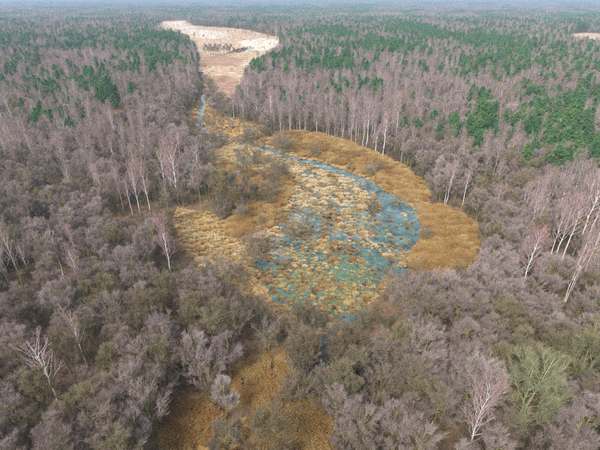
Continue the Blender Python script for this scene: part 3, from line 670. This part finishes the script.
MX = np.array([t[1] for t in TREES]); MY = np.array([t[2] for t in TREES]); MK = np.array([t[0] for t in TREES])
for x, y, k in zip(MX, MY, MK):
    rr = {'birch': 2.2, 'willow': 1.5, 'oak': 5.0, 'pine': 2.6, 'alder': 2.6}[k]
    ok &= (SX - x) ** 2 + (SY - y) ** 2 > rr * rr
# keep the view onto the hand-placed near trees free
for (k, x, y, h, tn, v, wd_, nt_) in TREES:
    if y < 120 and k in ('birch', 'oak'):
        tx, ty_ = pixel(x, y, h * .6); bx_, by_ = pixel(SX, SY, hts)
        ok &= ~((SY < y) & (np.abs(bx_ - tx) < 13) & (by_ < ty_ + 16) & (SY > y - 22))
SX, SY, kind, hts = SX[ok], SY[ok], kind[ok], hts[ok]
for x, y, k, h in zip(SX, SY, kind, hts):
    TREES.append((str(k), x, y, h, 0, 0, 1.0, ''))

ew = []
for key, dn_ in (('band', .04), ('bank', .03), ('pond', .012), ('left', .015), ('grove', .03), ('meadow', .014), ('pool', .08), ('corridor', .05)):
    lo, hi = W[key].min(0) - 6, W[key].max(0) + 6; q_ = int((hi - lo).prod() * dn_); x, y = R.uniform(lo[0], hi[0], q_), R.uniform(lo[1], hi[1], q_)
    d_ = sdist(x, y, W[key]); k_ = (d_ > (-1.2 if key in ('grove', 'pool', 'mud') else .6)) & (d_ < 6) & (water_dist(x, y) > -.1) & (y < 900); k_ &= ~((sdist(x, y, W['pond']) < -1) | (np.abs(ldist(x, y, W['channel'], 0)) < 4)); ew += list(zip(x[k_], y[k_]))
ax_ = np.array([(207, 126), (214, 121), (222, 118), (229, 112), (235, 106), (218, 110), (238, 118), (228, 33), (235, 32.5), (243, 33.5), (252, 34.5), (262, 35.5), (270, 37), (277, 41), (282, 45), (284, 49), (274, 51.5), (266, 54), (258, 58), (246, 35), (255, 37), (268, 39), (228, 124), (242, 126), (232, 130), (212, 130), (200, 128), (194, 132), (189, 124), (247, 121), (222, 131)], float)
for px_, py_ in ax_: X_, Y_ = ground(px_, py_); ew.append((float(X_), float(Y_)))
ew = [ew[i] for i in R.permutation(len(ew) - len(ax_))[:215]] + ew[-len(ax_):]
for x, y in ew: TREES.append(('willow', x, y, R.uniform(2.6, 5.6), 0, 0, 1.0, ''))
TK = np.array([t[0] for t in TREES]); TX = np.array([t[1] for t in TREES]); TY = np.array([t[2] for t in TREES]); TH = np.array([t[3] for t in TREES])
TT = np.array([t[4] for t in TREES], float); TV = np.array([t[5] for t in TREES]); TW = np.array([t[6] for t in TREES]); TN = [t[7] for t in TREES]
auto = np.array([x == '' for x in TN]); na_ = int(auto.sum())
tone_field = .5 + .22 * noise(TX, TY, 22, 1) + .14 * noise(TX, TY, 8, 3)
TT[auto] = np.clip(tone_field[auto] + R.normal(0, .16, na_), 0, 1)
for k in PROTO: TV[auto & (TK == k)] = R.randint(0, len(PROTO[k]['items']), int((auto & (TK == k)).sum()))
TZ = ground_z(TX, TY) - .05; TR = R.uniform(0, 6.283, len(TK))
PH = np.ones(len(TK))
for k in PROTO:
    hs_ = np.array([it['ht'] for it in PROTO[k]['items']]); m_ = TK == k; PH[m_] = hs_[TV[m_]]
SZ = TH / PH; SXY = np.clip(SZ, .8, 1.35) * TW * R.uniform(.9, 1.12, len(TK))
SXY = np.where(TK == 'alder', SXY * .93, SXY); SXY = np.where(TK == 'willow', SZ * TW, SXY)
PXB, PYB = pixel(TX, TY, TZ); PXT, PYT = pixel(TX, TY, TZ + TH)
inview = (np.maximum(PXB, PXT) > -14) & (np.minimum(PXB, PXT) < 614) & (PYT < 455) & (PYB > -5)
dist = np.sqrt(TX ** 2 + TY ** 2 + H * H)
print('trees', {k: int((TK == k).sum()) for k in set(TK)})

ZONES = [('between the sedge bank and the left birches', lambda x, y: (x < 250) & (y > 215) & (y < 300) & (x >= 110)),
         ]
def zone(x, y):
    """a findable place for a tree, from where it stands"""
    if y > 395:
        for lim, s in ((60, 'in the lower left corner'), (165, 'left of the corner reeds'), (255, 'beside the corner reeds'), (335, 'among the front reeds'), (430, 'right of the front reeds'),
                       (520, 'near the pink birch at the bottom edge'), (9999, 'in the lower right corner')):
            if x < lim: return s
    if y > 330:
        for lim, s in ((70, 'by the lower left white birch'), (160, 'below the left woodland'), (250, 'left of the front reeds'), (345, 'round the outlet pool'), (430, 'below the pond outlet'),
                       (520, 'left of the green lichened tree'), (9999, 'above the fallen trunk')):
            if x < lim: return s
    if y > 265:
        for lim, s in ((60, 'by the three left-edge birches'), (150, 'below the left birch row'), (250, 'below the sedge bank'), (400, 'on the near pond shore'), (490, 'below the right reed clump'), (9999, 'below the tall right birches')):
            if x < lim: return s
    if y > 200:
        for lim, s in ((60, 'at the left edge'), (120, 'left of the birch row'), (200, 'beside the sedge bank'), (420, 'at the pond'), (500, 'right of the reed clump'), (9999, 'round the tall right birches')):
            if x < lim: return s
    if y > 150:
        for lim, s in ((60, 'at the upper left edge'), (130, 'behind the left birch row'), (230, 'above the sedge bank'), (430, 'near the far reed band'), (500, 'behind the right reed clump'), (9999, 'below the right pines')):
            if x < lim: return s
    for lim, s in ((120, 'in the left mixed wood'), (200, 'left of the meadow stream'), (345, 'in the stand behind the reed band'), (430, 'behind the bright birches'), (9999, 'in the right mixed wood')):
        if x < lim: return s
TONEWORD = {'alder': ['brown', 'olive-brown', 'purple-brown', 'mauve-grey', 'silver-grey'], 'birch': ['brown-twigged', 'pinkish', 'pink-twigged', 'rosy', 'red-twigged'], 'willow': ['brown', 'olive', 'grey-brown', 'mauve', 'grey'], 'pine': ['dark green', 'deep green', 'green', 'mid green', 'bright green']}
GROUP = {'alder': 'bare alders round the marsh', 'birch': 'white-barked birches round the marsh', 'pine': 'green pines among the bare trees', 'willow': 'bare willow bushes in the marsh', 'oak': 'lichened spreading trees'}
NAME = {'alder': 'alder_tree', 'birch': 'birch_tree', 'pine': 'pine_tree', 'willow': 'willow_bush', 'oak': 'lichened_tree'}
CAT = {'alder': 'alder', 'birch': 'birch', 'pine': 'pine', 'willow': 'bush', 'oak': 'tree'}
ORD = ['first', 'second', 'third', 'fourth', 'fifth', 'sixth', 'seventh', 'eighth', 'ninth', 'tenth', 'eleventh', 'twelfth', 'thirteenth', 'fourteenth', 'fifteenth', 'sixteenth', 'seventeenth', 'eighteenth', 'nineteenth', 'twentieth']
single = np.zeros(len(TK), bool)
for k in ('alder', 'birch', 'pine', 'willow', 'oak'):
    cand = np.where((TK == k) & inview)[0]
    hand = cand[~auto[cand]]; rest = cand[auto[cand]]; rest = rest[np.argsort(dist[rest])][:max(0, 300 - len(hand))]
    single[hand] = True; single[rest] = True
classes = {}
for i in np.where(single)[0]:
    k = TK[i]
    if TN[i]: continue
    key = (k, PROTO[k]['items'][TV[i]]['look'], TONEWORD[k][min(4, int(TT[i] * 5))], zone(PXB[i], PYB[i]))
    classes.setdefault(key, []).append(i)
LABEL = {i: TN[i] for i in np.where(single)[0] if TN[i]}
for (k, look, tw, zn), ids in classes.items():
    ids.sort(key=lambda i: PXT[i])
    for j, i in enumerate(ids):
        where = '' if len(ids) == 1 else (', the left one' if j == 0 else ', the right one') if len(ids) == 2 else ', %s from left' % ORD[min(j, 19)]
        LABEL[i] = ('%s %s bare alder %s%s' if k == 'alder' else '%s %s birch %s%s' if k == 'birch' else '%s %s leafless bush %s%s' if k == 'willow' else '%s %s pine %s%s') % (look, tw, zn, where)
for i in np.where(single)[0]:
    k = TK[i]
    e = thing(k, NAME[k], TX[i], TY[i], TZ[i], TR[i], (SXY[i], SZ[i]), int(TV[i]), TT[i])
    tag(e, LABEL[i], CAT[k], GROUP[k])
for k, nm, lb in (('alder', 'alder_wood', 'mass of bare purple-brown alders reaching back from the marsh'), ('birch', 'birch_wood', 'mass of pale-stemmed pinkish birches filling the distance'), ('pine', 'pine_wood', 'mass of dark green pines in patches through the distant woodland')):
    m_ = (TK == k) & ~single
    mass(nm, np.stack([TX, TY, TZ], 1)[m_], TR[m_], np.stack([SXY, SXY, SZ], 1)[m_], TV[m_], TT[m_], PROTO[k]['coll'], lb, k + ' wood')

# brush under the trees near the marsh
nb = 10500
bx = R.uniform(-200, 200, nb); by = 18 + 300 * R.rand(nb) ** 1.3
k_ = (np.abs(bx) < .78 * (by * CP + H * SP) + 6) & (water_dist(bx, by) > .6) & clear_view(bx, by, np.full(nb, 1.5), (0, 1.0))
bx, by = bx[k_], by[k_]; nb = len(bx)
mass('undergrowth', np.stack([bx, by, ground_z(bx, by) - .05], 1), R.uniform(0, 6.28, nb), R.uniform(.35, .85, nb), R.randint(0, 3, nb), R.rand(nb), PROTO['brush']['coll'], 'low brown tangle of brambles and saplings under the alders', 'undergrowth')

# ------------------------------------------------------------------ far woodland in patches
fx, fy, fs = [], [], []
Yv = 1040.
while Yv < 12000:
    sc_ = 1.0 + min(1.6, max(0, (Yv - 1800) / 2500)); s = 34 * sc_
    half = .76 * Yv + 60; xv = np.arange(-half, half, s)
    fx.append(xv + R.uniform(-.3, .3, len(xv)) * s); fy.append(np.full(len(xv), Yv) + R.uniform(-.3, .3, len(xv)) * s); fs.append(np.full(len(xv), sc_)); Yv += s
fx, fy, fs = np.concatenate(fx), np.concatenate(fy), np.concatenate(fs)
k_ = np.ones(len(fx), bool)
for key in ('meadow', 'clr', 'clr2'): k_ &= sdist(fx, fy, W[key]) > 8 * fs
fx, fy, fs = fx[k_], fy[k_], fs[k_]; m_ = len(fx)
px_, py_ = pixel(fx, fy, np.full(m_, 8.0))
stretch = noise(fx * .35, fy, 150 + fy * .03, 0) + .6 * noise(fx * .5, fy, 60 + fy * .02, 2)
pine_f = np.maximum(ellipse_prob(px_, py_, PINES + [(500, 24, 120, 5, .6), (60, 30, 140, 8, .45), (590, 20, 40, 6, .7)]), np.where(stretch > .35, .75, .16))
dark_f = ellipse_prob(px_, py_, [(160, 16, 45, 7, .95), (330, 22, 60, 6, .6), (500, 15, 60, 4, .5), (540, 26, 40, 5, .7)])
u1, u2 = R.rand(m_), R.rand(m_)
vid = np.where(u1 < pine_f, np.where(u2 < .45, 5, np.where(u2 < .8, 4, 6)), np.where(u2 < np.maximum(dark_f, .2), 2 + (u1 * 97 % 1 > .5), np.where(R.rand(m_) < .5, 0, 1)))
mass('distant_woodland', np.stack([fx, fy, ground_z(fx, fy) - .2], 1), R.randint(0, 4, m_) * 1.5708 + R.uniform(-.2, .2, m_), np.stack([fs, fs, np.clip(R.uniform(.85, 1.2, m_), 0, 9)], 1), vid, R.rand(m_), FARC, 'hazy birch and pine woodland stretching to the horizon', 'woodland')

# ------------------------------------------------------------------ reed beds
def fill(poly, dens, jitter=True):
    lo, hi = poly.min(0), poly.max(0); n = int((hi - lo).prod() * dens)
    x = R.uniform(lo[0], hi[0], n); y = R.uniform(lo[1], hi[1], n); k = (sdist(x, y, poly) + 1.5 * noise(x, y, 3.5, 1) + 1.0 * noise(x, y, 9, 2)) < 0
    return x[k], y[k]
for key, lb, dens, tb in (('band', 'golden reed band along the far side of the channel', 1.5, .36), ('right', 'dense golden reed clump right of the open water', 1.7, .3), ('left', 'tan reed bed on the left bank of the pond', 1.6, .3),
                          ('grove', 'sparse tan reeds round the alder grove', .55, .3), ('front', 'ochre reed bed at the bottom centre', 1.7, .26), ('corner', 'ochre reed bed cut by the bottom edge left of centre', 1.7, .22)):
    x, y = fill(W[key], dens); n = len(x); wd = water_dist(x, y); k_ = wd > (-.4 if key in ('band', 'right', 'left') else .25); x, y = x[k_], y[k_]; n = len(x)
    sd_ = sdist(x, y, W[key]); hole = (noise(x, y, 3.3, 3) + .5 * noise(x, y, 1.4, 2)) > .95; x, y, sd_ = x[~hole], y[~hole], sd_[~hole]; n = len(x)
    hh = (.5 + .5 * sstep(.3, -2.5, sd_)) * (.88 + .2 * noise(x, y, 5, 2) + .34 * noise(x * .5 + y * .3, y * 1.2 - x * .5, 1.8, 0)) * R.uniform(.8, 1.15, n)
    mass('reed_bed', np.stack([x, y, np.maximum(ground_z(x, y), -.2)], 1), 2.2 * noise(x, y, 11, 1) + R.normal(0, .5, n), np.stack([np.ones(n), np.ones(n), np.clip(hh, .5, 1.3)], 1), R.randint(0, 5, n), np.clip(tb + .2 * noise(x, y, 7, 3) + .26 * noise(x * .45 + y * .3, y * 1.2 - x * .5, 1.5, 1) + R.normal(0, .2, n), 0, 1), REED, lb, 'reeds')

# ------------------------------------------------------------------ sedge tussocks
tx, ty, ts, tt = [], [], [], []
def put(x, y, s, t): tx.append(x); ty.append(y); ts.append(s); tt.append(t)
x, y = fill(W['marsh'], 6.5); qx, qy = pixel(x, y, 0 * x); n = len(x)
dens = np.clip(.54 + .38 * noise(x, y, 6, 3) + .3 * noise(x, y, 2.2, 1), .04, 1)
dens *= 1 - .8 * np.clip(1.5 - (((qx - 398) / 24) ** 2 + ((qy - 226) / 26) ** 2), 0, 1)
dens *= 1 - .9 * np.clip(1.5 - (((qx - 365) / 34) ** 2 + ((qy - 262) / 10) ** 2), 0, 1) * (noise(x, y, 5, 0) < .4)
dens *= sstep(0.1, 1.8, ldist(x, y, W['channel'], 1.2)) * .92 + .05
dens = np.where(sdist(x, y, W['shoal']) < 0, dens * 1.2, dens)
k_ = R.rand(n) < dens * .8; x, y = x[k_], y[k_]; n = len(x)
sz = (.32 + .85 * R.rand(n) ** 3) * (1 + .2 * noise(x, y, 9, 2)); tone = np.clip(.54 + .2 * noise(x, y, 6, 0) + R.normal(0, .22, n), 0, 1)
put(x, y, sz, tone)
x, y = fill(W['shoal'], 1.0); n = len(x); k_ = (noise(x, y, 4, 2) + .4 * noise(x, y, 1.8, 1) > -.05) & (ldist(x, y, W['channel'], 1.5) > .2); x, y = x[k_], y[k_]; n = len(x); put(x, y, R.uniform(.8, 1.7, n), np.clip(.9 + R.normal(0, .1, n), .5, 1))
x, y = fill(W['pond'], .4); n = len(x); k_ = (noise(x, y, 5, 3) + .5 * noise(x, y, 2, 0) > .5) & (ldist(x, y, W['channel'], 2.2) > .5); x, y = x[k_], y[k_]; qx, qy = pixel(x, y, 0 * x)
k_ = ((qx - 398) / 26) ** 2 + ((qy - 226) / 30) ** 2 > 1; x, y = x[k_], y[k_]; n = len(x); MATS = (x, y, R.uniform(1.0, 1.9, n), np.clip(.36 + .2 * noise(x, y, 6, 2) + R.normal(0, .1, n), 0, .6))
for key, de, tm, tsd in (('bank', 1.5, .80, .13), ('straw', 1.5, .9, .1), ('corridor', .5, .6, .2), ('mud', 1.2, .4, .15), ('grove', .35, .7, .2)):
    x, y = fill(W[key], de); n = len(x); k_ = sdist(x, y, W['pool']) > -.3; x, y = x[k_], y[k_]; n = len(x); put(x, y, .4 + 1.2 * R.rand(n) ** 1.6, np.clip(tm - .05 + .16 * noise(x, y, 5, 1) + R.normal(0, tsd, n), 0, 1))
for key in ('d3', 'd2', 'd1'):
    x, y = fill(W[key], .5); n = len(x); put(x, y, R.uniform(.5, .9, n), R.uniform(.1, .5, n))
lx = np.array([np.interp(t, range(len(W['stream'])), W['stream'][:, 0]) for t in np.linspace(5, 10, 260)]); ly = np.array([np.interp(t, range(len(W['stream'])), W['stream'][:, 1]) for t in np.linspace(5, 10, 260)])
lx = lx + R.normal(0, 3, 260); ly = ly + R.normal(0, 3, 260); put(lx, ly, R.uniform(.6, 1.4, 260), np.clip(.85 + R.normal(0, .15, 260), 0, 1))
tx, ty, ts, tt = map(np.concatenate, (tx, ty, ts, tt))
cells = {}; keep = np.zeros(len(tx), bool)
for i in R.permutation(len(tx)):
    a, b = int(tx[i] // 1.2), int(ty[i] // 1.2); good = True
    for p in (a - 1, a, a + 1):
        for q in (b - 1, b, b + 1):
            for j in cells.get((p, q), ()):
                if (tx[i] - tx[j]) ** 2 + (ty[i] - ty[j]) ** 2 < ((.17 if tt[i] > .75 else .31) * (ts[i] + ts[j])) ** 2: good = False; break
    if good: keep[i] = True; cells.setdefault((a, b), []).append(i)
tx, ty, ts, tt = tx[keep], ty[keep], ts[keep], tt[keep]
k_ = ldist(tx, ty, W['stream'], 1.8) > 0; tx, ty, ts, tt = tx[k_], ty[k_], ts[k_], tt[k_]
tz = np.maximum(ground_z(tx, ty), -.06); tr = R.uniform(0, 6.28, len(tx)); tv = R.randint(0, 5, len(tx)); tsz = ts * R.uniform(.7, 1.15, len(tx))
qx, qy = pixel(tx, ty, tz)
size_px = ts / np.sqrt(tx ** 2 + ty ** 2 + H * H)
pond_only = (sdist(tx, ty, W['pond']) < -.6) & (qy < 312)
order = np.argsort(-size_px - 10 * pond_only)[:300]; sel = np.zeros(len(tx), bool); sel[order] = True
TW_ = ['dark brown', 'rust-brown', 'ochre', 'yellow', 'pale straw']
cl = {}
def word(v, cuts, words): return words[int(np.searchsorted(cuts, v))]
for i in np.where(sel)[0]:
    shoal = sdist(tx[i:i + 1], ty[i:i + 1], W['shoal'])[0] < 0
    if shoal: pl = '%s of the shoal, %s' % (word(qy[i], (176, 186, 196), ('channel edge', 'upper part', 'lower part', 'pond edge')), word(qx[i], (305, 323, 341), ('left', 'left of centre', 'right of centre', 'right')))
    else: pl = '%s pond, %s' % (word(qy[i], (230, 255, 280), ('back of the', 'middle of the', 'near middle of', 'front of the')), word(qx[i], (275, 305, 335, 365), ('far left', 'left', 'centre', 'right', 'far right')))
    big = 'large ' if ts[i] > 1.1 else 'small ' if ts[i] < .7 else ''
    cl.setdefault((big + TW_[min(4, int(tt[i] * 5))], pl), []).append(i)
for (tw, pl), ids in cl.items():
    ids.sort(key=lambda i: qx[i])
    for j, i in enumerate(ids):
        e = thing('tussock', 'sedge_tussock', tx[i], ty[i], tz[i], tr[i], (ts[i], tsz[i]), int(tv[i]), tt[i])
        tag(e, '%s tussock, %s%s' % (tw, pl, '' if len(ids) == 1 else ', %s from left' % ORD[min(j, 19)]), 'tussock', 'sedge tussocks standing in the pond')
m_ = ~sel
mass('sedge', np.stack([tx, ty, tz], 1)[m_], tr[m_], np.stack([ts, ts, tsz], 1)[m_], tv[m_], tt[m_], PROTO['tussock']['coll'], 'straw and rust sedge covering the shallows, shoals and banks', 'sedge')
print('tussocks', len(tx))

x, y, sz_, tn_ = MATS; n = len(x)
mass('sedge_mat', np.stack([x, y, np.full(n, -.05)], 1), R.uniform(0, 6.28, n), np.stack([sz_, sz_ * R.uniform(.6, 1, n), R.uniform(.18, .4, n)], 1), R.randint(0, 5, n), tn_, PROTO['tussock']['coll'], 'flattened rust-brown sedge mats lying between the pond tussocks', 'sedge')

# dry grass on the meadow
x, y = fill(W['meadow'], .025); n = len(x)
mass('meadow_grass', np.stack([x, y, ground_z(x, y)], 1), R.uniform(0, 6.28, n), np.stack([R.uniform(1.2, 2.8, n), R.uniform(1.2, 2.8, n), R.uniform(.3, .8, n)], 1), R.randint(0, 5, n), np.clip(.82 + .3 * noise(x, y, 20, 1) + R.normal(0, .08, n), .1, 1), PROTO['tussock']['coll'], 'bleached dry grass over the open meadow', 'grass')

# ------------------------------------------------------------------ fallen trunks and dead snags
def log(name, a, b, r0, label, m=M_birch_bark, tone=.8):
    (x0, y0), (x1, y1) = [ground(*p) for p in (a, b)]
    z0, z1 = float(ground_z(x0, y0)) + r0 + .25, float(ground_z(x1, y1)) + r0 * .6 + .6
    S = Sticks(); P = curve(np.array([x0, y0, z0]), np.array([(x0 + x1) / 2, (y0 + y1) / 2, (z0 + z1) / 2 + .15]), np.array([x1, y1, z1]), 8)
    S.line(P, np.linspace(r0, r0 * .35, 8), 7)
    q = Sticks()
    rr = np.random.RandomState(3)
    for i in range(3, 7):
        d = unit(rr.normal(0, 1, 3) + np.array([0, 0, .8])); q.add([P[i]], [P[i] + d * rr.uniform(.8, 1.6)], r0 * .35, .01, 4)
    e = bpy.data.objects.new(name, None); COL.objects.link(e); e.location = (float(x0), float(y0), z0)
    for nm, s in (('trunk', S), ('branch', q)):
        v, f = s.data(); o = link(nm, new_mesh(nm, v - np.array([x0, y0, z0]), f, [m]), e); o['tone'] = tone
    tag(e, label, 'log')
log('fallen_trunk', (606, 403), (577, 396), .16, 'pale fallen birch trunk at the right edge below the yellow-green tree')

# ------------------------------------------------------------------ air
D0 = 13000.0
hm, hn, hb = mat('haze_air'); hn.nodes.remove(hb)
vol = hn.nodes.new('ShaderNodeVolumePrincipled'); vol.inputs['Color'].default_value = (.52, .72, 1.0, 1); vol.inputs['Density'].default_value = .00029
vol.inputs['Anisotropy'].default_value = .1
hn.links.new(vol.outputs[0], hn.nodes['Material Output'].inputs['Volume'])
zb, zt = float(GZ.min()) - 1.0, H + 4.0
X0, X1, Y0, Y1 = GX.min() - 20, GX.max() + 20, GY.min() - 20, GY.max() + 20
hv = np.array([(x, y, z) for z in (zb, zt) for y in (Y0, Y1) for x in (X0, X1)])
hf = np.array([(0, 2, 3, 1), (4, 5, 7, 6), (0, 1, 5, 4), (2, 6, 7, 3), (0, 4, 6, 2), (1, 3, 7, 5)])
tag(link('haze', new_mesh('haze', hv, hf, [hm])), 'thin bluish winter haze veiling the distant woodland', 'haze', kind='stuff')
